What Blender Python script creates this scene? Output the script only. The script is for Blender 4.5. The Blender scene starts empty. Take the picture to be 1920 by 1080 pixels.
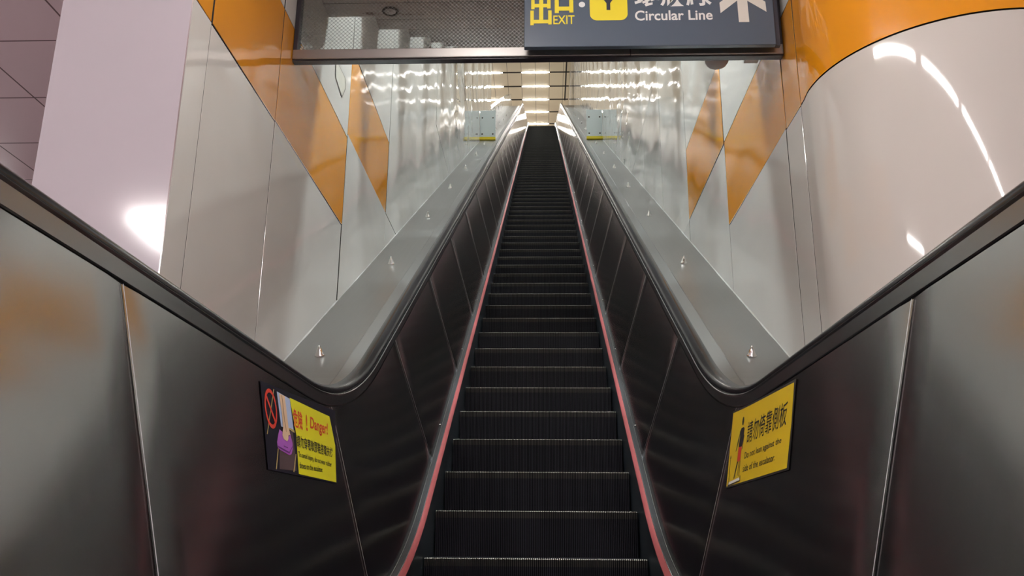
import bpy, bmesh, math, random
from mathutils import Vector, Matrix, noise
random.seed(7)
R = math.radians
S = bpy.context.scene
COL = S.collection
# ---------------------------------------------------------------- camera, world, exposure
FPX, PITCH, YAW, ROLL = 1653.0, R(16.1215), R(2.0977), R(0.4586)
CX = -0.0344                                    # centre line of the escalator (camera stands at x = 0)
F = Vector((-math.sin(YAW)*math.cos(PITCH), math.cos(YAW)*math.cos(PITCH), math.sin(PITCH)))
X0 = Vector((math.cos(YAW), math.sin(YAW), 0)); U0 = X0.cross(F)
XA = X0*math.cos(ROLL) + U0*math.sin(ROLL); UA = -X0*math.sin(ROLL) + U0*math.cos(ROLL)
cam = bpy.data.cameras.new('camera'); camo = bpy.data.objects.new('camera', cam); COL.objects.link(camo)
cam.sensor_width = 36; cam.lens = FPX/1920*36; cam.clip_start = .02; cam.clip_end = 200
camo.matrix_world = Matrix(((XA.x, UA.x, -F.x, 0), (XA.y, UA.y, -F.y, 0), (XA.z, UA.z, -F.z, 0), (0, 0, 0, 1)))
S.camera = camo
w = bpy.data.worlds.new('world'); S.world = w; w.use_nodes = True
w.node_tree.nodes['Background'].inputs[0].default_value = (.85, .9, 1, 1)
w.node_tree.nodes['Background'].inputs[1].default_value = .35
S.view_settings.view_transform = 'Standard'; S.view_settings.look = 'None'
S.view_settings.exposure = -0.08; S.view_settings.gamma = 1; S.view_settings.use_curve_mapping = False
CONC = 100.0      # concourse tubes
SHAFT = 100.0     # tubes behind the soffit edges of the shaft
HALL = 70.0     # tubes of the upper hall

# ---------------------------------------------------------------- materials
def mat(name, col, rough=.5, metal=0, spec=.5, emis=None, es=0, coat=0, bump=None, var=0, aniso=0, streak=None, alpha=1):
    m = bpy.data.materials.new(name); m.use_nodes = True
    nt = m.node_tree; b = nt.nodes['Principled BSDF']
    b.inputs['Base Color'].default_value = (*col, 1); b.inputs['Roughness'].default_value = rough
    b.inputs['Metallic'].default_value = metal; b.inputs['Specular IOR Level'].default_value = spec
    b.inputs['Coat Weight'].default_value = coat; b.inputs['Coat Roughness'].default_value = .03
    if emis: b.inputs['Emission Color'].default_value = (*emis, 1); b.inputs['Emission Strength'].default_value = es
    tc = nt.nodes.new('ShaderNodeTexCoord')
    if var:
        n = nt.nodes.new('ShaderNodeTexNoise'); n.inputs['Scale'].default_value = 3.1; n.inputs['Detail'].default_value = 5
        mx = nt.nodes.new('ShaderNodeMix'); mx.data_type = 'RGBA'
        mx.inputs[6].default_value = (*[c*(1-var) for c in col], 1); mx.inputs[7].default_value = (*[min(1, c*(1+var)) for c in col], 1)
        nt.links.new(tc.outputs['Object'], n.inputs['Vector']); nt.links.new(n.outputs['Fac'], mx.inputs[0])
        nt.links.new(mx.outputs[2], b.inputs['Base Color'])
    if aniso:
        b.inputs['Anisotropic'].default_value = aniso
        tg = nt.nodes.new('ShaderNodeTangent'); tg.direction_type = 'RADIAL'; tg.axis = 'Z'; nt.links.new(tg.outputs[0], b.inputs['Tangent'])
    last = None
    if bump:                                     # list of (scale, strength, distance, (sx,sy,sz))
        for sc, st, di, sv in bump:
            mp = nt.nodes.new('ShaderNodeMapping'); mp.inputs['Scale'].default_value = sv
            n = nt.nodes.new('ShaderNodeTexNoise'); n.inputs['Scale'].default_value = sc; n.inputs['Detail'].default_value = 0
            bp = nt.nodes.new('ShaderNodeBump'); bp.inputs['Strength'].default_value = st; bp.inputs['Distance'].default_value = di
            nt.links.new(tc.outputs['Object'], mp.inputs['Vector']); nt.links.new(mp.outputs[0], n.inputs['Vector'])
            nt.links.new(n.outputs['Fac'], bp.inputs['Height'])
            if last: nt.links.new(last.outputs[0], bp.inputs['Normal'])
            last = bp
        nt.links.new(last.outputs[0], b.inputs['Normal'])
    if streak:                                   # brushed roughness streaks
        mp = nt.nodes.new('ShaderNodeMapping'); mp.inputs['Scale'].default_value = streak
        n = nt.nodes.new('ShaderNodeTexNoise'); n.inputs['Scale'].default_value = 1; n.inputs['Detail'].default_value = 4
        mr = nt.nodes.new('ShaderNodeMapRange'); mr.inputs[3].default_value = rough*.92; mr.inputs[4].default_value = rough*1.08
        nt.links.new(tc.outputs['Object'], mp.inputs['Vector']); nt.links.new(mp.outputs[0], n.inputs['Vector'])
        nt.links.new(n.outputs['Fac'], mr.inputs[0]); nt.links.new(mr.outputs[0], b.inputs['Roughness'])
    return m
WAVE = [(1.0, 1.0, .010, (1, 1.1, .8)), (3.4, 1.0, .0065, (1, .42, .9)), (8, 1.0, .0012, (1, .45, 1))]
M = {}
M['white'] = mat('white_enamel', (.57, .55, .515), .055, spec=.55, bump=WAVE, var=.03)
M['orange'] = mat('orange_enamel', (.60, .24, .018), .055, spec=.55, bump=WAVE, var=.03)
M['pinklit'] = mat('pink_lit_white_enamel', (.55, .50, .545), .09, spec=.5, bump=[(5, .5, .001, (1, 1, 1))])  # pier enamel, the pinkish tint of the lamp light put into its colour
M['curve_white'] = mat('curved_white_enamel', (.575, .54, .50), .05, spec=.6, bump=[(1.2, .5, .003, (1, 1, .5))])
M['curve_orange'] = mat('curved_orange_enamel', (.68, .26, .009), .05, spec=.6, bump=[(1.2, .5, .003, (1, 1, .5))])
M['joint'] = mat('dark_joint', (.02, .018, .016), .8)
M['steel'] = mat('brushed_steel', (.46, .45, .45), .15, 1, aniso=0, bump=[(1.3, .6, .002, (1, 1, 1))], streak=(50, 50, 1.5))
M['deck'] = mat('deck_steel', (.30, .297, .285), .30, 1, bump=[(1.6, .5, .002, (1, 1, 1))], streak=(80, 2, 2))
M['rail'] = mat('polished_rail_steel', (.36, .345, .33), .42, 1, bump=[(3, .5, .0015, (1, 1, 1))])
M['guide'] = mat('handrail_guide_steel', (.36, .365, .37), .24, 1, streak=(60, 2, 2))
M['skirt'] = mat('dark_skirt', (.04, .05, .06), .33, .5, streak=(60, 2, 2))
M['sealant'] = mat('grey_sealant', (.33, .32, .30), .6)
M['seam'] = mat('seam_strip_steel', (.42, .42, .43), .35, 1)
M['ledge'] = mat('dark_ledge', (.012, .012, .014), .45, .0, spec=.2)
M['red'] = mat('red_stripe', (.46, .11, .115), .33, .0, coat=.3)
M['rubber'] = mat('black_rubber', (.006, .006, .009), .22, spec=.3)
M['gap'] = mat('black_gap', (.004, .004, .004), .9)
M['step'] = mat('dark_step_alloy', (.021, .021, .028), .42, .3, spec=.3, var=.25)
M['stepgroove'] = mat('dark_step_groove', (.004, .004, .006), .6, spec=.1)
M['stepworn'] = mat('worn_step_edge', (.20, .185, .15), .4, .6, var=.5)
M['stepfade'] = mat('rubbed_step_ridge', (.045, .042, .036), .45, .4, var=.6)
M['chrome'] = mat('bright_steel', (.78, .77, .75), .14, 1)
M['soffit'] = mat('soffit_panel', (.34, .30, .275), .5, var=.06)
M['stain'] = mat('soffit_stain', (.15, .10, .08), .7)
M['plaster'] = mat('plaster', (.45, .42, .42), .6, var=.04)
M['floor'] = mat('terrazzo', (.55, .50, .50), .25, var=.15)
M['hallceil'] = mat('beige_ceiling_panel', (.62, .52, .38), .5)
M['darkframe'] = mat('dark_frame', (.02, .016, .022), .4)
M['sign'] = mat('sign_slate', (.080, .108, .145), .32, bump=[(2, .3, .001, (1, 1, 1))])
M['sign_edge'] = mat('sign_edge', (.035, .04, .055), .35)
M['yel'] = mat('sign_yellow', (.85, .70, .03), .45)
M['signwhite'] = mat('sign_white', (.78, .78, .76), .45)
M['arrow'] = mat('arrow_white', (.68, .67, .62), .45)
M['pure'] = mat('sticker_yellow', (.78, .76, .012), .42)
M['warn'] = mat('amber_sticker', (.72, .50, .005), .42)
M['ink'] = mat('black_ink', (.012, .01, .012), .5)
M['redink'] = mat('red_ink', (.62, .04, .02), .5)
M['olive'] = mat('olive_ink', (.09, .09, .01), .5)
M['navy'] = mat('navy_print', (.005, .005, .014), .6, spec=.2)
M['brown'] = mat('brown_print', (.075, .045, .05), .5)
M['blue'] = mat('pale_blue_print', (.42, .52, .74), .5)
M['skin'] = mat('skin_print', (.72, .52, .34), .5)
M['skinline'] = mat('skin_line_print', (.38, .22, .1), .5)
M['purple'] = mat('purple_print', (.38, .10, .50), .5)
M['purpleline'] = mat('purple_line', (.13, .02, .2), .5)
M['gold'] = mat('gold_print', (.50, .38, .12), .5)
M['device'] = mat('grey_plastic', (.38, .36, .36), .4)
M['tube'] = mat('shaft_tube', (1, 1, 1), .5, emis=(.88, .98, 1), es=SHAFT)
M['conctube'] = mat('concourse_tube', (1, 1, 1), .5, emis=(1, .965, .93), es=CONC)
M['halltube'] = mat('hall_tube', (1, 1, 1), .5, emis=(1, .97, .92), es=HALL)
M['housing'] = mat('lamp_housing', (.7, .7, .68), .5)
M['slot'] = mat('dark_slot', (.035, .03, .02), .8)
M['acrylic'] = mat('frosted_acrylic', (.75, .85, .86), .12, spec=.6)
M['patch'] = mat('off_white_flap', (.58, .56, .48), .2)
M['trough'] = mat('beige_trough', (.72, .66, .52), .5)
def grid_mat(name, col, line, ox, oy, sx, sy, wd, rough=.4):
    m = mat(name, col, rough); nt = m.node_tree; b = nt.nodes['Principled BSDF']
    tc = nt.nodes.new('ShaderNodeTexCoord'); sp = nt.nodes.new('ShaderNodeSeparateXYZ'); nt.links.new(tc.outputs['Object'], sp.inputs[0])
    outs = []
    for k, o, s in ((0, ox, sx), (1, oy, sy)):
        a = nt.nodes.new('ShaderNodeMath'); a.operation = 'SUBTRACT'; a.inputs[1].default_value = o; nt.links.new(sp.outputs[k], a.inputs[0])
        d = nt.nodes.new('ShaderNodeMath'); d.operation = 'PINGPONG'; d.inputs[1].default_value = s/2; nt.links.new(a.outputs[0], d.inputs[0])
        l = nt.nodes.new('ShaderNodeMath'); l.operation = 'LESS_THAN'; l.inputs[1].default_value = wd; nt.links.new(d.outputs[0], l.inputs[0])
        outs.append(l)
    mx = nt.nodes.new('ShaderNodeMath'); mx.operation = 'MAXIMUM'; nt.links.new(outs[0].outputs[0], mx.inputs[0]); nt.links.new(outs[1].outputs[0], mx.inputs[1])
    c = nt.nodes.new('ShaderNodeMix'); c.data_type = 'RGBA'; c.inputs[6].default_value = (*col, 1); c.inputs[7].default_value = (*line, 1)
    nt.links.new(mx.outputs[0], c.inputs[0]); nt.links.new(c.outputs[2], b.inputs['Base Color'])
    return m
M['concceil'] = grid_mat('mauve_ceiling_tile', (.82, .66, .70), (.14, .07, .08), -2.81, 4.66, .70, .71, .006)
M['hallgrid'] = grid_mat('beige_ceiling_tile', (.92, .82, .58), (.40, .33, .2), -.31, 0, .60, 400, .011)
def wired_glass():
    m = bpy.data.materials.new('wired_glass'); m.use_nodes = True; nt = m.node_tree; nt.nodes.clear()
    out = nt.nodes.new('ShaderNodeOutputMaterial'); tr = nt.nodes.new('ShaderNodeBsdfTransparent'); tr.inputs[0].default_value = (.80, .83, .82, 1)
    gl = nt.nodes.new('ShaderNodeBsdfGlossy'); gl.inputs['Roughness'].default_value = .03; fr = nt.nodes.new('ShaderNodeFresnel'); fr.inputs[0].default_value = 1.5
    m1 = nt.nodes.new('ShaderNodeMixShader'); nt.links.new(fr.outputs[0], m1.inputs[0]); nt.links.new(tr.outputs[0], m1.inputs[1]); nt.links.new(gl.outputs[0], m1.inputs[2])
    tc = nt.nodes.new('ShaderNodeTexCoord'); sp = nt.nodes.new('ShaderNodeSeparateXYZ'); nt.links.new(tc.outputs['Object'], sp.inputs[0])
    ls = []
    for s in (1, -1):
        a = nt.nodes.new('ShaderNodeMath'); a.operation = 'MULTIPLY_ADD'; a.inputs[1].default_value = s; nt.links.new(sp.outputs[0], a.inputs[0]); nt.links.new(sp.outputs[2], a.inputs[2])
        d = nt.nodes.new('ShaderNodeMath'); d.operation = 'PINGPONG'; d.inputs[1].default_value = .0105; nt.links.new(a.outputs[0], d.inputs[0])
        l = nt.nodes.new('ShaderNodeMath'); l.operation = 'LESS_THAN'; l.inputs[1].default_value = .0012; nt.links.new(d.outputs[0], l.inputs[0]); ls.append(l)
    mx = nt.nodes.new('ShaderNodeMath'); mx.operation = 'MAXIMUM'; nt.links.new(ls[0].outputs[0], mx.inputs[0]); nt.links.new(ls[1].outputs[0], mx.inputs[1])
    wr = nt.nodes.new('ShaderNodeBsdfPrincipled'); wr.inputs['Base Color'].default_value = (.22, .22, .22, 1); wr.inputs['Metallic'].default_value = .6; wr.inputs['Roughness'].default_value = .4
    m2 = nt.nodes.new('ShaderNodeMixShader'); nt.links.new(mx.outputs[0], m2.inputs[0]); nt.links.new(m1.outputs[0], m2.inputs[1]); nt.links.new(wr.outputs[0], m2.inputs[2])
    nt.links.new(m2.outputs[0], out.inputs[0]); return m
M['glass'] = wired_glass()

# ---------------------------------------------------------------- helpers
def empty(name, loc, label, cat, group=None):
    o = bpy.data.objects.new(name, None); COL.objects.link(o); o.location = loc; o.empty_display_size = .1
    o['label'] = label; o['category'] = cat
    if group: o['group'] = group
    return o
def wloc(o):
    v = Vector((0, 0, 0))
    while o: v += o.location; o = o.parent
    return v
class MB:
    def __init__(s): s.v = []; s.f = []; s.m = []
    def quad(s, a, b, c, d, m=0):
        i = len(s.v); s.v += [tuple(a), tuple(b), tuple(c), tuple(d)]; s.f.append((i, i+1, i+2, i+3)); s.m.append(m)
    def poly(s, pts, m=0):
        i = len(s.v); s.v += [tuple(p) for p in pts]; s.f.append(tuple(range(i, i+len(pts)))); s.m.append(m)
    def box(s, x0, x1, y0, y1, z0, z1, m=0):
        i = len(s.v); s.v += [(x, y, z) for x in (x0, x1) for y in (y0, y1) for z in (z0, z1)]
        for q in ((0, 1, 3, 2), (4, 6, 7, 5), (0, 4, 5, 1), (2, 3, 7, 6), (0, 2, 6, 4), (1, 5, 7, 3)): s.f.append(tuple(i+k for k in q)); s.m.append(m)
    def grid(s, rows, m=0, close=False):
        i = len(s.v); n = len(rows[0])
        for r in rows: s.v += [tuple(p) for p in r]
        for a in range(len(rows)-1):
            for b in range(n-1 if not close else n):
                c = (b+1) % n; s.f.append((i+a*n+b, i+a*n+c, i+(a+1)*n+c, i+(a+1)*n+b)); s.m.append(m)
    def lathe(s, c, prof, ax=Vector((0, 0, 1)), n=24, m=0):
        ax = ax.normalized(); t = ax.orthogonal().normalized(); b = ax.cross(t)
        s.grid([[Vector(c)+ax*h+(t*math.cos(2*math.pi*k/n)+b*math.sin(2*math.pi*k/n))*r for k in range(n)] for r, h in prof], m, True)
    def build(s, name, mats, parent=None, smooth=False, kind=None, bevel=0, label=None, merge=True):
        o0 = wloc(parent) if parent else Vector((0, 0, 0))
        me = bpy.data.meshes.new(name); me.from_pydata([(Vector(v)-o0) for v in s.v], [], s.f)
        for m in (mats if isinstance(mats, (list, tuple)) else [mats]): me.materials.append(M[m])
        for p, mi in zip(me.polygons, s.m): p.material_index = mi; p.use_smooth = smooth
        if merge:
            b = bmesh.new(); b.from_mesh(me); bmesh.ops.remove_doubles(b, verts=b.verts, dist=1e-5)
            bmesh.ops.recalc_face_normals(b, faces=b.faces); b.to_mesh(me); b.free()
        o = bpy.data.objects.new(name, me); COL.objects.link(o)
        if parent: o.parent = parent
        if kind: o['kind'] = kind
        if label: o['label'] = label
        if bevel:
            mo = o.modifiers.new('bevel', 'BEVEL'); mo.width = bevel; mo.segments = 2; mo.limit_method = 'ANGLE'
        return o
def tag(o, label, cat, group=None):
    o['label'] = label; o['category'] = cat
    if group: o['group'] = group
    return o
def text_polys(body, bold=0.0, res=4):
    cu = bpy.data.curves.new('lettering', 'FONT'); cu.body = body; cu.size = 1; cu.offset = bold; cu.resolution_u = res
    o = bpy.data.objects.new('lettering', cu); COL.objects.link(o)
    bpy.context.view_layer.update()
    me = bpy.data.meshes.new_from_object(o.evaluated_get(bpy.context.evaluated_depsgraph_get()))
    vs = [(v.co.x, v.co.y) for v in me.vertices]; fs = [tuple(p.vertices) for p in me.polygons]
    bpy.data.objects.remove(o); bpy.data.curves.remove(cu); bpy.data.meshes.remove(me)
    x0 = min(v[0] for v in vs); x1 = max(v[0] for v in vs); y0 = min(v[1] for v in vs); y1 = max(v[1] for v in vs)
    return [((x-x0)/(x1-x0), (y-y0)/(y1-y0)) for x, y in vs], fs

# ---------------------------------------------------------------- escalator geometry
C30, S30 = math.cos(R(30)), math.sin(R(30))
DI = Vector((0, C30, S30)); NI = Vector((0, -S30, C30))
ZB, PB, RB = .458, 1.315, 2.3                    # handrail base line: level part, incline part, bend radius
YC = (ZB*C30+PB)/.5; TT = RB*math.tan(R(15))
ACY, ACZ = YC-TT, ZB+RB
YT, RT = 31.7, 2.9                               # corner of the upper bend
ZT = (YT*.5-PB)/C30; TT2 = RT*math.tan(R(15))
def stations(y0=-1.4, y1=35.0, stepi=None):
    st = []                                      # (y, z, ny, nz, arclength-ish)
    y = y0
    n = 22
    for k in range(n+1): st.append((y0+(ACY-y0)*k/n, ZB, 0, 1))
    for k in range(1, 17):
        a = R(30)*k/16; st.append((ACY+RB*math.sin(a), ACZ-RB*math.cos(a), -math.sin(a), math.cos(a)))
    p0 = Vector((0, st[-1][0], st[-1][1])); p1 = Vector((0, YT, ZT))-DI*TT2
    m = 60
    for k in range(1, m+1):
        p = p0+(p1-p0)*(k/m)**1.25; st.append((p.y, p.z, -S30, C30))
    cy, cz = p1.y+RT*S30, p1.z-RT*C30
    for k in range(1, 15):
        a = R(30)*(1-k/14); st.append((cy-RT*math.sin(a), cz+RT*math.cos(a), -math.sin(a), math.cos(a)))
    st.append((y1, st[-1][1], 0, 1))
    return st
ST = stations()
def sweep(side, prof, name, mats, parent, y0=None, y1=None, smooth=False, closed=False, mi=None, extra=None, **kw):
    b = MB(); rows = []
    for y, z, ny, nz in ST:
        if y0 is not None and y < y0-1e-6: continue
        if y1 is not None and y > y1+1e-6: continue
        rows.append([(CX+side*w_, y+ny*q, z+nz*q) for w_, q in prof])
    if mi is None: b.grid(rows, 0, closed)
    else:
        for j in range(len(prof)-1): b.grid([[r[j], r[j+1]] for r in rows], mi[j])
    if closed:
        b.poly(rows[0]); b.poly(rows[-1])
    return b.build(name, mats, parent, smooth=smooth, **kw)
def qof(y, z):
    if y < ACY: return z-ZB
    a = math.atan2(y-ACY, ACZ-z)
    if a > R(30): return -y*.5+z*C30+PB
    return RB-math.hypot(y-ACY, z-ACZ)
W0, SL = .722, .25
def surf(side, y, z, lift=0.0): return Vector((CX+side*(W0+SL*qof(y, z)-lift), y, z))

QF = -.807                                        # step nose plane below the base line
ZF = ZB+QF                                        # lower landing level (-0.349)
ESC = empty('escalator', (CX, 2.9, ZF), 'long steep escalator with dark grooved steps, steel sides and black handrails climbing between the walls', 'escalator')

# side panels, cut at their seams
def side_panel(side, a0, a1):                      # a0,a1: arclength parameter along the base line (level part: y, then incline)
    n = max(8, int((a1-a0)/.06)); n = min(n, 40); rows = []
    cuts = [-.0175, -.024, -.06, -.15, -.25, -.35, -.45, -.55, -.64, -.662, -.672]
    for k in range(n+1):
        a = a0+.0012+(a1-a0-.0024)*k/n
        e = min(a-a0, a1-a); sink = .0007*math.exp(-e/.022)+(.003 if k in (0, n) else 0)
        y, z, ny, nz = at_arc(a); bul = .0009*math.sin(math.pi*(a-a0)/(a1-a0))
        rows.append([(CX+side*(W0+SL*q+sink-bul*math.sin(math.pi*min(1, -q/.67))), y+ny*q, z+nz*q) for q in cuts])
    b = MB(); b.grid(rows); o = b.build('side_panel', 'steel', ESC, smooth=True)
    b = MB(); rr = []
    for q in cuts:                                   # thin bright strip along the seam
        y, z, ny, nz = at_arc(a0); y2, z2, ny2, nz2 = at_arc(a0+.0018)
        rr.append([(CX+side*(W0+SL*q+.0002), y+ny*q, z+nz*q), (CX+side*(W0+SL*q-.0008), (y+y2)/2+ny*q, (z+z2)/2+nz*q), (CX+side*(W0+SL*q+.0002), y2+ny2*q, z2+nz2*q)])
    b.grid(rr); b.build('seam_strip', 'seam', o)
    return o
ARC = []; acc = 0
for i, s in enumerate(ST):
    if i: acc += math.hypot(s[0]-ST[i-1][0], s[1]-ST[i-1][1])
    ARC.append(acc)
AOFF = -1.4
def at_arc(a):
    a -= AOFF
    for i in range(1, len(ST)):
        if ARC[i] >= a or i == len(ST)-1:
            t = (a-ARC[i-1])/(ARC[i]-ARC[i-1]); p, q = ST[i-1], ST[i]
            v = [p[k]*(1-t)+q[k]*t for k in range(4)]; l = math.hypot(v[2], v[3]); return v[0], v[1], v[2]/l, v[3]/l
END = ARC[-1]+AOFF
for side, seams in ((-1, [-1.4, .08, 1.49, 3.10, 4.48]), (1, [-1.4, .19, 1.60, 3.14, 4.52])):
    while seams[-1]+1.41 < END: seams.append(seams[-1]+1.41)
    seams.append(END)
    for a, b_ in zip(seams, seams[1:]): side_panel(side, a, b_)
    sweep(side, [(.73, -.003), (.735, -.1), (.58, -.69)], 'panel_backing', 'gap', ESC)
    # handrail, its guide, the black gap and the outer guide lip
    hp = []
    for k in range(17):
        a = math.pi*(1.08-1.16*k/16); hp.append((.7605+.0375*math.cos(a), .036+.026*math.sin(a) if math.sin(a) > 0 else .036+.018*math.sin(a)))
    hp = [(.730, .027), (.723, .030)]+hp[1:-1]+[(.798, .030), (.790, .027)]
    sweep(side, hp, 'handrail', 'rubber', ESC, smooth=True, closed=True)
    sweep(side, [(.7200, -.0135), (.7180, -.0105), (.7190, .022), (.7160, .0275), (.7190, .0300), (.7245, .0285), (.797, .0285), (.8015, .030), (.8025, .026), (.799, -.02)], 'handrail_guide', 'guide', ESC)
    sweep(side, [(.7225, -.0215), (.7225, -.012)], 'guide_gap', 'gap', ESC)
    # skirt, red stripe, inner ledge
    sweep(side, [(.5075, -1.06), (.5075, -.700)], 'skirt_panel', 'skirt', ESC)
    sweep(side, [(.5075, -.700), (.5085, -.696), (.5270, -.680)], 'red_safety_stripe', 'red', ESC, smooth=True, label='long glossy red stripe along the foot of the side panel')
    sweep(side, [(.5270, -.680), (.5275, -.6775), (.5290, -.677), (.5300, -.679), (.5500, -.676), (.5510, -.6725), (.5530, -.6715), (.5555, -.6715)], 'inner_ledge', ['ledge', 'guide'], ESC, mi=[0, 1, 0, 0, 0, 1, 0])
    sweep(side, [(.5075, -1.06), (.0, -1.10)], 'light_stop_sheet', 'gap', ESC)  # added black sheet under the steps, unseen, stops light leaking in from below
    # outer deck
    dk = sweep(side, [(.799, -.060), (.806, -.060), (.808, -.036), (.900, -.021), (.903, -.019), (.906, -.0235), (1.209, -.025)], 'outer_deck', 'deck', ESC, y0=2.60)
    sweep(side, [(.797, -.02), (.797, -.30)], 'outer_gap', 'gap', ESC)
    # sealant bead along the wall
    b = MB(); rng = random.Random(3+side)
    rows = []
    for k in range(260):
        s_ = 3.5+k*.06; t = .003+.004*rng.random(); c0 = DI*s_-NI*(PB+.025)
        rows.append([c0+Vector((CX+side*(1.2095-t), 0, 0))+NI*.0005, c0+Vector((CX+side*(1.2095-t*.3), 0, 0))+NI*t*.6, c0+Vector((CX+side*1.2095, 0, 0))+NI*t])
    b.grid(rows); b.build('sealant_bead', 'sealant', dk, smooth=True)
    # studs: small bright cones standing on the deck
    for s_ in [4.05+2.09*k for k in range(13)]:
        wv = 1.052 if side < 0 else 1.03
        c0 = DI*s_-NI*(PB+.0245)+Vector((CX+side*wv, 0, 0))
        b = MB(); b.lathe(c0, [(.0, .055), (.004, .0545), (.0065, .049), (.019, .012), (.0235, .009), (.0245, .004), (.0245, 0)], NI, 20); b.build('deck_stud', 'chrome', dk, smooth=True)
    # small screws along the foot of the side panels
    for s_ in [3.30+1.41*k for k in range(18)]:
        q = -.655; c0 = DI*s_-NI*(PB-q); wv = W0+SL*q-.002
        c0 = c0+Vector((CX+side*wv, 0, 0)); ax = Vector((-side, 0, .25))
        b = MB(); b.lathe(c0, [(0, .004), (.003, .0035), (.0048, .001), (.005, -.004)], ax, 10); b.build('panel_screw', 'chrome', ESC, smooth=True)
    # outer cladding of the level part in front of the walls
    b = MB(); xs = CX+side*.95
    b.quad((xs, -1.4, ZF), (xs, 2.62, ZF), (xs, 2.62, ZB-.025), (xs, -1.4, ZB-.025))
    b.quad((xs, -1.4, ZB-.025), (xs, 2.62, ZB-.025), (CX+side*.797, 2.62, ZB-.025), (CX+side*.797, -1.4, ZB-.025))
    b.build('outer_cladding', 'steel', ESC)

# steps: one cleated mesh, copied
def step_mesh():
    prof = [(.372, -.0005), (.03, 0), (.006, 0), (.0, -.004), (.0008, -.013), (.003, -.035), (.006, -.06), (.012, -.12), (.018, -.18), (.021, -.226)]
    b = MB(); nC = 111; hw = .5005; pitch = 2*hw/nC
    for k in range(nC):
        xa = -hw+k*pitch; xb = xa+pitch*.5; xc = xa+pitch
        dp = .0065
        inner = []
        for i, (y, z) in enumerate(prof): inner.append((y+(dp if i >= 2 else 0), z-(dp if i < 3 else 0)))
        for i in range(len(prof)-1):
            (y0, z0), (y1, z1) = prof[i], prof[i+1]; (u0, v0), (u1, v1) = inner[i], inner[i+1]
            m = 1 if i == 2 else 2 if i in (3, 4) else 0
            b.quad((xa, y0, z0), (xb, y0, z0), (xb, y1, z1), (xa, y1, z1), m)
            b.quad((xb, u0, v0), (xc, u0, v0), (xc, u1, v1), (xb, u1, v1), 3)
            b.quad((xb, y0, z0), (xb, u0, v0), (xb, u1, v1), (xb, y1, z1), 3)
            b.quad((xa, y0, z0), (xa, y1, z1), (xa, u1, v1), (xa, u0, v0), 3)
    b.quad((-hw, .36, -.03), (hw, .36, -.03), (hw, .02, -.03), (-hw, .02, -.03), 0)
    return b
SB = step_mesh(); nose0 = DI*3.5421-NI*2.1222
first = SB.build('step', ['step', 'stepworn', 'stepfade', 'stepgroove'], None, merge=False)
first.parent = ESC
NST = []
for n_ in range(-1, 73):
    NST.append((nose0.y+.38*n_, nose0.z+.2194*n_))
NST.insert(0, (nose0.y-.76, ZF)); NST.insert(0, (nose0.y-1.14, ZF))
for i, (y, z) in enumerate(NST):
    o = first if i == 0 else first.copy()
    if i: COL.objects.link(o); o.parent = ESC
    o.location = Vector((CX, y, z))-ESC.location
ytop, ztop = NST[-1][0]+.38, NST[-1][1]
b = MB(); b.box(CX-.50, CX+.50, ytop, ytop+.35, ztop-.05, ztop+.004); b.build('upper_comb_plate', 'deck', ESC, bevel=.002)
b = MB()
b.box(CX-.5, CX+.5, 2.35, 2.99, ZF-.02, ZF+.006)
for k in range(110): b.box(CX-.497+k*.00904, CX-.4935+k*.00904, 2.99, 3.03, ZF-.006, ZF+.004)
b.build('lower_comb_plate', 'deck', ESC)
b = MB(); b.box(CX-.9, CX+.9, -.4, 2.35, ZF-.02, ZF+.004); b.build('lower_floor_plate', 'deck', ESC)

# ---------------------------------------------------------------- setting: walls of the shaft
XL, XR = CX-1.209, CX+1.209
SOF = [(4.45+1.41*k, 2.93+.814*k) for k in range(19)]      # soffit edges (y, z)
def soffit_at(y):
    for yk, zk in SOF:
        if y <= yk: return zk
    return 19.3
def deckz(y): return max(ZF, (y*.5-PB-.03)/C30) if y > 2.9 else ZF
def wpanel(b, X, side, y0, y1, z0, z1, m, rng, g=.003, gy=.0075):
    """one enamel panel: slightly dished face with a small chamfer and returns"""
    t = [rng.uniform(-.0022, .0022) for _ in range(4)]
    y0 += gy; y1 -= gy; z0 += g; z1 -= g; c = .0008; s = -side
    f = lambda y, z, d: (X+s*(d), y, z)
    A = [(y0, z0), (y1, z0), (y1, z1), (y0, z1)]; Bp = [(y0+c, z0+c), (y1-c, z0+c), (y1-c, z1-c), (y0+c, z1-c)]
    for k in range(4):
        j = (k+1) % 4
        b.quad(f(*A[k], -.03), f(*A[j], -.03), f(*A[j], t[j]-.002), f(*A[k], t[k]-.002), 2)
        b.quad(f(*A[k], t[k]-.002), f(*A[j], t[j]-.002), f(*Bp[j], t[j]), f(*Bp[k], t[k]), m)
    b.quad(*[f(*Bp[k], t[k]) for k in range(4)], m)
def shaft_wall(name, side, X, cols, last, seed):
    b = MB(); rng = random.Random(seed)
    for y0, y1, zs, ms in cols:
        for (z0, z1), m in zip(zip(zs, zs[1:]), ms): wpanel(b, X, side, y0, y1, z0, z1, m, rng)
    s = side; xb = X+s*.02
    ys = [c_[0] for c_ in cols]+[cols[-1][1]]
    for y0, y1, zs, ms in cols:
        b.quad((xb, y0, zs[0]), (xb, y1, zs[0]), (xb, y1, zs[-1]), (xb, y0, zs[-1]), 2)
    return b.build(name, ['white', 'orange', 'joint'], None, kind='structure', merge=False)
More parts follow.
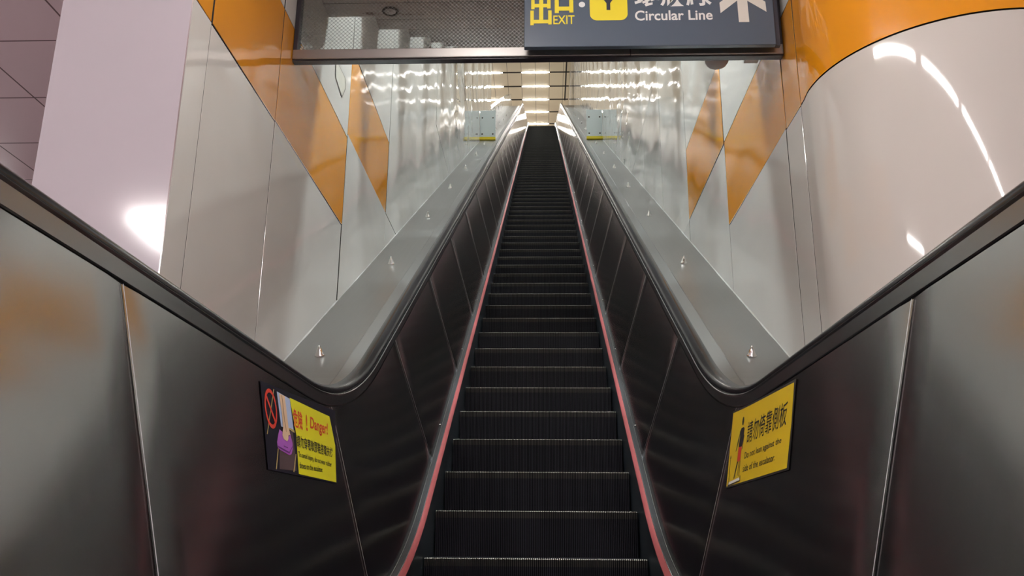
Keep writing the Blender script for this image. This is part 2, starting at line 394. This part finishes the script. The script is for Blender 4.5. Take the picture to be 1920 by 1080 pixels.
def mkcols(ystart, y5, end, near):
    cols = list(near); y = y5; k = 0
    while y < end-.1:
        y1 = min(y+1.41, end); top = (soffit_at(y1)+.05) if y1 < 31 else 19.3
        base = deckz(y)-.12; zs = [base]; ms = [0]
        if k == 0: zs += [2.50, 3.11]; ms = [0, 1, 0]
        else:
            lv = None
            if k in (2, 3): lv = 4.69
            elif k in (5, 6): lv = 6.91
            elif k in (8, 9): lv = 9.13
            elif k in (11, 12): lv = 11.4
            elif k == 1: lv = 2.50
            if lv and base+.1 < lv < top-.1: zs.append(lv); ms.append(0)
        zs.append(top); cols.append((y, y1, zs, ms)); y = y1; k += 1
    return cols
nl = [(2.69, 2.87, [ZF, 1.87, 2.47, 2.98], [0, 1, 0]), (2.87, 3.68, [ZF, 1.87, 2.47, 2.98], [0, 1, 0]), (3.68, 5.09, [.2, 1.88, 2.47, 3.80], [0, 1, 0])]
nr = [(3.67, 3.92, [ZF, 1.925, 2.50, 2.98], [0, 1, 0]), (3.92, 5.28, [.3, 1.935, 2.51, 3.80], [0, 1, 0])]
shaft_wall('wall_left', -1, XL, mkcols(0, 5.09, 19.19, nl), 0, 11)
shaft_wall('wall_right', 1, XR, mkcols(0, 5.28, 42.0, nr), 0, 12)
# small beige access flap let into the left wall above the orange band
b = MB(); pts = [[(4.67, 2.785), (4.68, 2.675), (4.872, 2.64), (4.945, 2.74), (4.94, 2.80)]]
b.poly([(XL+.0035, y, z) for y, z in pts[0]], 0)
for (y0, z0), (y1, z1) in zip(pts[0], pts[0][1:]+pts[0][:1]):
    l = math.hypot(y1-y0, z1-z0); ny, nz = -(z1-z0)/l*.007, (y1-y0)/l*.003
    b.quad((XL+.0045, y0, z0), (XL+.0045, y1, z1), (XL+.0045, y1+ny, z1+nz), (XL+.0045, y0+ny, z0+nz), 1)
b.build('trim_13', ['patch', 'joint'], None, kind='structure', merge=False)
# low parapet continuing the left wall where the shaft opens into the upper hall
b = MB()
def pl(y, h): return (y*.5-PB+h)/C30
b.poly([(XL, 19.19, pl(19.19, -.2)), (XL, 31.4, pl(31.4, -.2)), (XL, 31.4, pl(31.4, .42)), (XL, 19.19, pl(19.19, .42))])
b.quad((XL, 19.19, pl(19.19, .42)), (XL, 31.4, pl(31.4, .42)), (XL-.15, 31.4, pl(31.4, .42)), (XL-.15, 19.19, pl(19.19, .42)))
b.poly([(XL, 31.4, pl(31.4, -.2)), (XL, 36, pl(31.4, -.2)), (XL, 36, pl(31.4, .42)), (XL, 31.4, pl(31.4, .42))])
b.build('wall_parapet', 'white', None, kind='structure')
# end pier of the left wall facing the concourse, and the wall's back
b = MB(); XP = -1.718
rng = random.Random(5)
for z0, z1 in ((ZF, 1.86), (1.86, 2.93)):
    b.quad((XP+.003, 2.69, z0+.003), (XL-.003, 2.69, z0+.003), (XL-.003, 2.69, z1-.003), (XP+.003, 2.69, z1-.003), 0)
for xe, sx in ((XP, 1), (XL, -1)):                     # folded bright edges of the cladding
    b.quad((xe, 2.693, ZF), (xe+sx*.003, 2.69, ZF), (xe+sx*.003, 2.69, 2.93), (xe, 2.693, 2.93), 1)
b.quad((XP, 2.695, ZF), (XP, 19.19, ZF), (XP, 19.19, 3.2), (XP, 2.695, 3.2), 0)
b.quad((XP, 2.70, ZF), (XL-.002, 2.70, ZF), (XL-.002, 2.70, 2.93), (XP, 2.70, 2.93), 2)
b.build('wall_pier', ['pinklit', 'chrome', 'joint'], None, kind='structure')
# rounded corner of the right wall
b = MB(); ccx, ccy, cr = 1.80, 3.55, .63
path = [(XR, 3.662), (XR, 3.61)]+[(ccx-cr*math.cos(R(90)*k/36), ccy-cr*math.sin(R(90)*k/36)) for k in range(37)]+[(2.4, ccy-cr), (6.5, ccy-cr)]
for z0, z1, m in ((ZF, 1.918, 0), (1.926, 2.93, 1)):
    b.grid([[(x, y, z0) for x, y in path], [(x, y, z1) for x, y in path]], m)
b.grid([[(x+.012, y+.012, ZF) for x, y in path], [(x+.012, y+.012, 2.93) for x, y in path]], 2)
b.build('wall_corner', ['curve_white', 'curve_orange', 'joint'], None, smooth=True, kind='structure')

# baffles of the shaft ceiling: deep transverse blocks stepping up with the escalator, light wells between them
b = MB(); BW = .66
for k, (yk, zk) in enumerate(SOF):
    y0 = yk-BW if k else 3.90
    b.box(XL-.02, XR+.02, y0, yk, zk, zk+2.5, 0)
    b.box(XL, XR, yk-.135, yk-.131, zk-.0008, zk+.001, 1)
    for xs in (-.76, .1): b.box(xs, xs+.004, y0+.01, yk-.135, zk-.0008, zk+.001, 1)
    if k < len(SOF)-1:
        yn, zn = SOF[k+1]; b.box(XL-.02, XR+.02, yk, yn-BW, zk+2.42, zk+2.5, 0)
for X_ in (XL, XR):
    s_ = -1 if X_ == XL else 1
    for k, (yk, zk) in enumerate(SOF[:-1]):
        if yk > 19.2 and s_ < 0: continue
        b.quad((X_, yk, zk+.8), (X_, SOF[k+1][0]-BW, zk+.8), (X_, SOF[k+1][0]-BW, zk+2.45), (X_, yk, zk+2.45), 2)
b.build('ceiling_shaft', ['soffit', 'slot', 'plaster'], None, kind='structure', merge=False)
# rust stains by the speaker
b = MB(); rng = random.Random(9)
for k in range(60):
    x = rng.gauss(-.86, .09); y = 4.425+(x+.86)*.05+rng.gauss(0, .010)
    if not y < 4.448: continue
    r1 = rng.uniform(.004, .016); r2 = rng.uniform(.001, .003)
    b.poly([(x+r1*math.cos(a)*rng.uniform(.6, 1), y+r2*math.sin(a), 2.9285) for a in [k2*math.pi/4 for k2 in range(8)]])
b.box(-1.02, -.975, 4.405, 4.43, 2.9280, 2.9295)
ts = tag(b.build('ceiling_stain', 'stain', None, merge=False), 'rusty brown streak stained into the soffit around the round speaker', 'stain')

# concourse shell
b = MB(); b.box(-10, 8, -12, 14, ZF-.15, ZF-.021); b.build('floor', 'floor', None, kind='structure')
b = MB()
b.quad((-10, -12, 2.93), (8, -12, 2.93), (8, 3.9, 2.93), (-10, 3.9, 2.93)); b.quad((-10, 3.9, 2.93), (XP, 3.9, 2.93), (XP, 14, 2.93), (-10, 14, 2.93))
b.build('ceiling', 'concceil', None, kind='structure')
for nm, p in (('wall_back', ((-10, -12), (8, -12))), ('wall_west', ((-10, -12), (-10, 14))), ('wall_east', ((8, -12), (8, 2.92))), ('wall_front', ((-10, 14), (XP, 14)))):
    (x0, y0), (x1, y1) = p; b = MB(); b.quad((x0, y0, ZF), (x1, y1, ZF), (x1, y1, 2.93), (x0, y0, 2.93)); b.build(nm, 'plaster', None, kind='structure')
b = MB(); b.box(-.72, -.62, -9, 3.2, 2.918, 2.932); b.build('trim_1', 'trough', None, kind='structure')

# upper hall
ZH, ZHC = ztop, 19.3
b = MB()
b.quad((-8, 32.2, ZH), (8, 32.2, ZH), (8, 45, ZH), (-8, 45, ZH)); b.quad((-8, 32.2, ZH-.4), (8, 32.2, ZH-.4), (8, 32.2, ZH), (-8, 32.2, ZH))
b.build('floor_upper', 'floor', None, kind='structure')
b = MB(); b.quad((-8, 26, ZHC), (8, 26, ZHC), (8, 45, ZHC), (-8, 45, ZHC))
b.build('ceiling_upper', 'hallgrid', None, kind='structure')
for nm, p in (('wall_upper_back', ((-8, 45), (8, 45))), ('wall_upper_left', ((-8, 19.2), (-8, 45)))):
    (x0, y0), (x1, y1) = p; b = MB(); b.quad((x0, y0, ZH-6), (x1, y1, ZH-6), (x1, y1, ZHC), (x0, y0, ZHC)); b.build(nm, 'plaster', None, kind='structure')
ROWS = [32.42, 33.6, 34.8, 36.0, 37.2, 38.4, 39.6, 40.8]
for i, y in enumerate(ROWS):
    b = MB(); b.box(-7.9, XR-.02, y-.055, y+.055, ZHC-.004, ZHC+.02); b.build('trim_%d' % (2+i), 'slot', None, kind='structure')
b = MB(); b.box(.975, 1.035, 28, 36.1, ZHC-.004, ZHC+.02); b.build('trim_12', 'slot', None, kind='structure')
ordn = ['nearest', 'second', 'third', 'fourth', 'fifth', 'sixth', 'seventh', 'eighth']
for j, xc in enumerate((-.31, -2.31)):
    for i, y in enumerate(ROWS):
        where = 'over the top landing' if j == 0 else 'left of the top landing'
        t = empty('ceiling_lamp', (xc, y, ZHC-.02), 'bright white tube lamp on the beige upper ceiling %s, %s row' % (where, ordn[i]), 'lamp', 'tube lamps on the upper hall ceiling')
        b = MB(); b.box(xc-.60, xc+.60, y-.052, y+.052, ZHC-.006, ZHC+.02); b.build('housing', 'housing', t)
        b = MB(); ry = .048; n = 10; zl = ZHC-.001
        rows = []
        for e in range(9):
            xx = xc-.595+1.19*e/8; rr = ry*(.55 if e in (0, 8) else 1)
            rows.append([(xx, y+rr*math.cos(math.pi*k/n), zl-.022*rr/ry*math.sin(math.pi*k/n)) for k in range(n+1)])
        b.grid(rows); b.poly(rows[0]); b.poly(rows[-1]); b.build('tube', 'halltube', t, smooth=False)

# lamps at the top of each light well between the baffles
for k in range(18):
    yk, zk = SOF[k]; y = yk+.375; zc = zk+2.42
    t = empty('batten_lamp', (CX, y, zc-.02), 'white lamp at the top of a light well between the shaft ceiling baffles', 'lamp', 'lamps in the shaft light wells')
    b = MB(); b.box(CX-1.15, CX+1.15, y-.16, y+.16, zc-.05, zc-.002); b.build('housing', 'housing', t)
    b = MB(); b.box(CX-1.12, CX+1.12, y-.14, y+.14, zc-.062, zc-.052); b.build('diffuser', 'tube', t)
# concourse ceiling lamps
def conc_lamp(x, y, ln, rot, lab, wide=.028, skew=0):
    t = empty('fluorescent_lamp', (x, y, 2.92), lab, 'lamp', 'tube lamps on the lower concourse ceiling'); h = ln/2
    b = MB()
    if rot: b.box(x-h, x+h, y-.05, y+.05, 2.90, 2.929)
    else: b.box(x-.05, x+.05, y-h, y+h, 2.90, 2.929)
    b.build('housing', 'housing', t)
    b = MB(); rows = []
    for e in (-h+.01, h-.01):
        rows.append([((x+e, y+wide*math.cos(2*math.pi*q/10), 2.878+.022*math.sin(2*math.pi*q/10)) if rot else (x+wide*math.cos(2*math.pi*q/10), y+e, 2.878+.022*math.sin(2*math.pi*q/10))) for q in range(10)])
    b.grid(rows, 0, True); b.poly(rows[0]); b.poly(rows[1]); b.build('tube', 'conctube', t)
    t.rotation_euler.z = -skew
for k in range(7):
    yy = 2.24-1.26*k
    conc_lamp(.55-.37*yy, yy, 1.16, False, 'white tube lamp overhead, in the row running past the escalator foot', skew=-.354)
for y in (.6, -5.6): conc_lamp(-3.9, y, 1.17, False, 'white tube lamp in the left side row of the lower concourse')
conc_lamp(-3.60, -2.60, .9, False, 'broad white lamp in the left side row of the lower concourse', .26)
for y in (.6, -2.5, -5.6): conc_lamp(4.8, y, 1.17, False, 'white tube lamp in the right side row of the lower concourse')
conc_lamp(-5.6, 3.0, 1.17, True, 'added white tube lamp brightening the near left of the concourse ceiling')  # this and the next lamps are added, unseen, to brighten the left ceiling
conc_lamp(-5.6, 7.5, 1.17, True, 'added white tube lamp brightening the far left corner of the concourse ceiling')
conc_lamp(-7.6, 5.0, 1.17, True, 'added white tube lamp brightening the far left of the concourse ceiling')

# ---------------------------------------------------------------- smoke barrier over the stairs
SBAR = empty('smoke_barrier', (CX, 3.87, 2.295), 'wired glass smoke barrier with steel bottom rail spanning wall to wall above the escalator', 'barrier')
b = MB(); b.box(XL+.002, .4285, 3.842, 3.898, 2.296, 2.349); b.box(.4315, XR-.002, 3.842, 3.898, 2.296, 2.349)
b.build('bottom_rail', 'rail', SBAR, bevel=.004)
b = MB(); b.box(XL+.002, XR-.002, 3.852, 3.892, 2.290, 2.297); b.box(.428, .432, 3.845, 3.89, 2.30, 2.345); b.build('rail_channel', 'darkframe', SBAR)
b = MB(); b.quad((XL+.02, 3.87, 2.345), (XR-.02, 3.87, 2.345), (XR-.02, 3.87, 2.93), (XL+.02, 3.87, 2.93)); b.build('wired_glass_pane', 'glass', SBAR)
for x0, x1 in ((XL+.002, XL+.024), (XR-.016, XR-.002)):
    b = MB(); b.box(x0, x1, 3.845, 3.895, 2.349, 2.93); b.build('side_frame', 'darkframe', SBAR, bevel=.002)
# devices under the rail
t = empty('smoke_detector', (.875, 3.96, 2.35), 'round grey detector dome hanging just behind the rail near its right end', 'detector')
b = MB(); b.lathe((.875, 3.97, 2.36), [(.0, -.062), (.025, -.060), (.045, -.050), (.056, -.034), (.060, -.018), (.060, 0), (0, 0)], n=28); b.build('dome', 'device', t, smooth=True)
b = MB(); b.box(.80, 1.0, 3.898, 4.0, 2.352, 2.36); b.build('bracket', 'rail', t)
t = empty('junction_box', (1.05, 3.96, 2.33), 'small grey box with a label under the rail, right of the detector', 'box')
b = MB(); b.box(1.012, 1.082, 3.93, 3.99, 2.328, 2.36); b.box(1.02, 1.07, 3.897, 3.93, 2.345, 2.352); b.build('housing', 'device', t, bevel=.004)
b = MB(); b.box(1.045, 1.065, 3.9285, 3.93, 2.334, 2.345); b.build('label_plate', 'signwhite', t)

# round ceiling speaker
t = empty('ceiling_speaker', (-.872, 4.393, 2.93), 'small round grey speaker set in the stained soffit behind the wired glass', 'speaker')
b = MB(); b.lathe((-.872, 4.393, 2.93), [(.045, 0), (.048, -.004), (.045, -.010), (.036, -.012), (.031, -.006)], n=28); b.build('rim', 'slot', t, smooth=True)
b = MB(); b.lathe((-.872, 4.393, 2.93), [(.032, -.004), (.026, -.010), (.014, -.013), (0, -.014)], n=28); b.build('grille', 'device', t, smooth=True)

# ---------------------------------------------------------------- hanging direction sign
SG = empty('direction_sign', (.51, 3.80, 2.31), 'slate blue hanging sign reading EXIT and Circular Line with an arrow pointing ahead', 'sign')
SY = 3.765
b = MB(); b.box(-.089, 1.118, SY, 3.795, 2.299, 2.925); b.build('sign_box', 'sign', SG, bevel=.004)
b = MB(); b.box(1.118, 1.140, SY+.01, 3.80, 2.299, 2.925); b.build('side_cap', 'sign_edge', SG)
def flat_text(body, rect, m, name, bold=.0):
    vs, fs = text_polys(body, bold); x0, z0, x1, z1 = rect
    b = MB(); b.v = [(x0+(x1-x0)*a, SY-.0015, z0+(z1-z0)*c_) for a, c_ in vs]; b.f = fs; b.m = [0]*len(fs)
    return b.build(name, m, SG, merge=False)
def bar(b, x0, x1, z0, z1, y=SY-.0015): b.quad((x0, y, z0), (x1, y, z0), (x1, y, z1), (x0, y, z1))
b = MB()
# character "out": two stacked trays with a centre stroke
for zz, h in ((2.418, .098), (2.507, .098)):
    wx0, wx1 = -.059, .045
    if zz > 2.45: wx0, wx1 = -.055, .040
    bar(b, wx0, wx0+.017, zz, zz+h-.016); bar(b, wx1-.017, wx1, zz+.003, zz+h-.016)
    bar(b, wx0+.017, wx1-.017, zz+.010, zz+.030)
bar(b, -.016, .004, 2.448, 2.62, SY-.0021)
b.build('lettering_out', 'yel', SG, merge=False)
b = MB()
bar(b, .060, .080, 2.484, 2.62); bar(b, .131, .151, 2.486, 2.62); bar(b, .080, .131, 2.497, 2.520); bar(b, .080, .131, 2.594, 2.617)
b.build('lettering_mouth', 'yel', SG, merge=False)
flat_text('EXIT', (.053, 2.422, .156, 2.471), 'yel', 'lettering_exit', .012)
b = MB(); b.poly([(.193+.0155*math.cos(k*math.pi/12), SY-.0015, 2.530+.0155*math.sin(k*math.pi/12)) for k in range(24)]); b.build('dot', 'signwhite', SG)
def rrect(x0, x1, z0, z1, r, y):
    pts = []
    for cx_, cz_, a0 in ((x1-r, z1-r, 0), (x0+r, z1-r, 90), (x0+r, z0+r, 180), (x1-r, z0+r, 270)):
        for k in range(9): a = R(a0+90*k/8); pts.append((cx_+r*math.cos(a), y, cz_+r*math.sin(a)))
    return pts
b = MB(); b.poly(rrect(.231, .414, 2.440, 2.625, .036, SY-.0012)); b.build('line_badge', 'yel', SG)
b = MB(); yy = SY-.0026
b.poly([(.3125, yy, 2.497), (.3305, yy, 2.497), (.3305, yy, 2.535), (.374, yy, 2.60), (.350, yy, 2.60), (.3215, yy, 2.558), (.293, yy, 2.60), (.269, yy, 2.60), (.3125, yy, 2.535)])
b.build('badge_letter', 'sign_edge', SG)
flat_text('環狀線', (.449, 2.513, .823, 2.640), 'signwhite', 'lettering_line_name', .022)
flat_text('Circular Line', (.449, 2.436, .823, 2.492), 'signwhite', 'lettering_circular_line', .018)
b = MB(); yy = SY-.0015
b.poly([(.947, yy, 2.421), (.997, yy, 2.421), (.993, yy, 2.60), (.945, yy, 2.60)])
b.poly([(.862, yy, 2.472), (.945, yy, 2.540), (.945, yy, 2.600), (.860, yy, 2.530)]); b.poly([(1.083, yy, 2.476), (1.081, yy, 2.532), (.993, yy, 2.600), (.993, yy, 2.540)])
b.poly([(.860, yy, 2.525), (1.081, yy, 2.525), (.969, yy, 2.64)]) if False else None
b.build('arrow', 'arrow', SG, merge=False)

# ---------------------------------------------------------------- stickers on the side panels
def sticker(side, cs, label, cat, name):
    TL, TR, BR, BL = cs
    def mp(a, b_, lift=.002):
        y = (BL[0]*(1-a)+BR[0]*a)*(1-b_)+(TL[0]*(1-a)+TR[0]*a)*b_; z = (BL[1]*(1-a)+BR[1]*a)*(1-b_)+(TL[1]*(1-a)+TR[1]*a)*b_
        return surf(side, y, z, .0025+lift)
    root = empty(name, mp(.5, .5), label, cat)
    return root, mp
def sgrid(root, mp, poly4, m, name, lift, nu=10, nv=4):
    p0, p1, p2, p3 = poly4; b = MB(); rows = []       # p0 bl, p1 br, p2 tr, p3 tl
    for j in range(nv+1):
        v = j/nv; rows.append([mp((p0[0]*(1-u)+p1[0]*u)*(1-v)+(p3[0]*(1-u)+p2[0]*u)*v, (p0[1]*(1-u)+p1[1]*u)*(1-v)+(p3[1]*(1-u)+p2[1]*u)*v, lift) for u in [i/nu for i in range(nu+1)]])
    b.grid(rows); return b.build(name, m, root)
def spoly(root, mp, polys, m, name, lift):
    b = MB()
    for pts in polys: b.poly([mp(a, c_, lift) for a, c_ in pts])
    return b.build(name, m, root, merge=False)
def stext(root, mp, body, q4, m, name, lift, bold=0):
    vs, fs = text_polys(body, bold); bl, br, tr, tl = q4; b = MB()
    for u, v in vs:
        a = (bl[0]*(1-u)+br[0]*u)*(1-v)+(tl[0]*(1-u)+tr[0]*u)*v; c_ = (bl[1]*(1-u)+br[1]*u)*(1-v)+(tl[1]*(1-u)+tr[1]*u)*v
        b.v.append(tuple(mp(a, c_, lift)))
    b.f = fs; b.m = [0]*len(fs); return b.build(name, m, root, merge=False)
def rot(side, q): return q
# left: danger sticker
dr, dm = sticker(-1, [(2.2569, .4032), (3.1352, .4504), (2.9696, .184), (2.2003, .1702)], 'black edged yellow danger sticker with bare leg and purple shoe on left steel panel', 'sticker', 'danger_sticker')
sgrid(dr, dm, [(0, 0), (1, 0), (1, 1), (0, 1)], 'navy', 'sticker_base', .0005, 16, 6)
sgrid(dr, dm, [(.13, .03), (.345, .05), (.335, .52), (.17, .47)], 'brown', 'printed_riser', .0010)
sgrid(dr, dm, [(.190, .53), (.345, .53), (.322, .915), (.170, .945)], 'blue', 'printed_wall', .0010)
sgrid(dr, dm, [(.374, .02), (.978, .015), (.982, .5), (.374, .5)], 'pure', 'yellow_field', .0011, 14, 4)
sgrid(dr, dm, [(.374, .5), (.982, .5), (.90, .885), (.320, .93)], 'pure', 'yellow_field', .0011, 14, 4)
spoly(dr, dm, [[(.017, .39), (.024, .39), (.139, .955), (.132, .955)], [(.084, .02), (.094, .02), (.136, .26), (.128, .26)], [(.300, .03), (.312, .03), (.356, .245), (.348, .25)], [(.27, .53), (.352, .50), (.352, .53), (.30, .545)]], 'gold', 'printed_rails', .0016)
def ring(cx_, cy_, ax_, ay_, th, n=28):
    return [[(cx_+ax_*math.cos(a), cy_+ay_*math.sin(a)), (cx_+ax_*math.cos(a2), cy_+ay_*math.sin(a2)), (cx_+ax_*th*math.cos(a2), cy_+ay_*th*math.sin(a2)), (cx_+ax_*th*math.cos(a), cy_+ay_*th*math.sin(a))] for a, a2 in [(2*math.pi*k/n, 2*math.pi*(k+1)/n) for k in range(n)]]
spoly(dr, dm, ring(.084, .705, .066, .235, .80)+[[(.036, .83), (.046, .86), (.128, .57), (.118, .54)]], 'redink', 'prohibition_ring', .0022)
spoly(dr, dm, [[(.165, .49), (.145, .42), (.124, .33), (.126, .27), (.150, .25), (.20, .235), (.262, .215), (.29, .23), (.315, .30), (.316, .37), (.30, .44), (.297, .47), (.27, .43), (.19, .47)]], 'purple', 'printed_shoe', .0016)
spoly(dr, dm, [[(.128, .275), (.20, .25), (.265, .232), (.31, .32), (.311, .335), (.262, .252), (.20, .27), (.128, .292)], [(.20, .30), (.25, .29), (.25, .30), (.20, .312)]], 'purpleline', 'shoe_outline', .0021)
spoly(dr, dm, [[(.188, .93), (.256, .922), (.268, .70), (.275, .55), (.292, .46), (.268, .45), (.262, .40), (.246, .37), (.205, .385), (.192, .43), (.208, .52), (.206, .70)]], 'skin', 'printed_leg', .0022)
spoly(dr, dm, [[(.216, .92), (.222, .92), (.236, .60), (.246, .48), (.240, .48), (.228, .60)]], 'skinline', 'leg_outline', .0027)
stext(dr, dm, '危險', [(.348, .575), (.470, .56), (.478, .80), (.345, .815)], 'redink', 'lettering_danger_chinese', .0019, .016)
stext(dr, dm, '!', [(.520, .575), (.540, .575), (.540, .79), (.525, .79)], 'redink', 'exclamation_mark', .0019, .02)
stext(dr, dm, 'Danger!', [(.578, .58), (.855, .565), (.865, .775), (.590, .785)], 'redink', 'lettering_danger', .0019, .02)
stext(dr, dm, '請勿穿著軟膠鞋搭電扶梯', [(.375, .34), (.925, .325), (.932, .455), (.372, .49)], 'ink', 'lettering_warning_chinese', .0019, .012)
stext(dr, dm, 'To avoid injury, do not wear rubber', [(.388, .205), (.900, .18), (.905, .262), (.384, .29)], 'ink', 'lettering_warning_first_line', .0019, .012)
stext(dr, dm, 'shoes on the escalator.', [(.390, .09), (.748, .105), (.745, .168), (.388, .165)], 'ink', 'lettering_warning_second_line', .0019, .012)
# right: lean warning sticker
lr, lm = sticker(1, [(3.1707, .4556), (2.3679, .4267), (2.2744, .1825), (3.0527, .1824)], 'amber yellow sticker warning not to lean, with standing figure, on the right steel panel', 'sticker', 'lean_warning_sticker')
sgrid(lr, lm, [(0, -.005), (1, -.005), (1.01, 1.01), (0, 1.0)], 'ink', 'sticker_base', .0005, 16, 6)
sgrid(lr, lm, [(.008, .015), (.975, .02), (.992, .5), (.008, .5)], 'warn', 'yellow_field', .0011, 16, 4)
sgrid(lr, lm, [(.008, .5), (.992, .5), (.990, .975), (.012, .975)], 'warn', 'yellow_field', .0011, 16, 4)
n = 16
spoly(lr, lm, [[(.219+.017*math.cos(2*math.pi*k/n), .80+.058*math.sin(2*math.pi*k/n)) for k in range(n)], [(.175, .67), (.20, .715), (.245, .715), (.258, .69), (.252, .56), (.232, .45), (.178, .46), (.186, .60)], [(.160, .60), (.178, .66), (.174, .56), (.137, .43), (.127, .43)], [(.254, .62), (.266, .60), (.248, .43), (.240, .43)]], 'ink', 'figure_upper_body', .0018)
spoly(lr, lm, [[(.178, .47), (.235, .47), (.232, .29), (.172, .29)]], 'redink', 'figure_hips', .0020)
spoly(lr, lm, [[(.172, .29), (.196, .29), (.146, .09), (.130, .09)], [(.206, .29), (.216, .29), (.208, .11), (.200, .11)], [(.226, .29), (.234, .29), (.236, .10), (.226, .10)], [(.036, .395), (.044, .40), (.050, .08), (.040, .08)], [(.03, .36), (.055, .36), (.044, .41)], [(.03, .012), (.26, .035), (.26, .105), (.25, .105), (.25, .048), (.04, .028), (.04, .08), (.03, .08)]], 'ink', 'figure_lower_lines', .0016)
spoly(lr, lm, [[(.042, .03), (.248, .052), (.24, .085), (.05, .062)]], 'signwhite', 'printed_step', .0014)
stext(lr, lm, '請勿倚靠側板', [(.318, .475), (.925, .505), (.935, .79), (.312, .755)], 'ink', 'lettering_lean_chinese', .0018, .006)
stext(lr, lm, 'Do not lean against the', [(.306, .268), (.878, .300), (.882, .392), (.303, .375)], 'ink', 'lettering_lean_first_line', .0018, .01)
stext(lr, lm, 'side of the escalator.', [(.298, .135), (.812, .145), (.812, .225), (.296, .222)], 'ink', 'lettering_lean_second_line', .0018, .01)

# ---------------------------------------------------------------- deck guards far up, one on each side
for side, wd in ((-1, 'left'), (1, 'right')):
    c0 = DI*17.45-NI*(PB+.025)
    t = empty('deck_guard', (CX+side*1.05, c0.y, c0.z), 'clear guard panel with yellow foot standing across the %s deck, far up the escalator' % wd, 'guard')
    x0, x1 = sorted((CX+side*.895, CX+side*1.205))
    b = MB(); b.box(x0, x1, c0.y-.006, c0.y+.006, c0.z+.08, c0.z+.66); b.build('panel', 'acrylic', t, bevel=.004)
    b = MB(); b.box(x0-.002, x1+.002, c0.y-.012, c0.y+.05, c0.z+.032, c0.z+.085); b.build('yellow_foot', 'yel', t)
    for xx, zz in ((x0+.05, .15), (x1-.05, .15), (x0+.05, .5), (x1-.05, .5)):
        b = MB(); b.lathe((xx, c0.y-.006, c0.z+zz), [(0, .010), (.012, .009), (.016, 0)], Vector((0, -1, 0)), 12); b.build('bolt', 'slot', t, smooth=True)
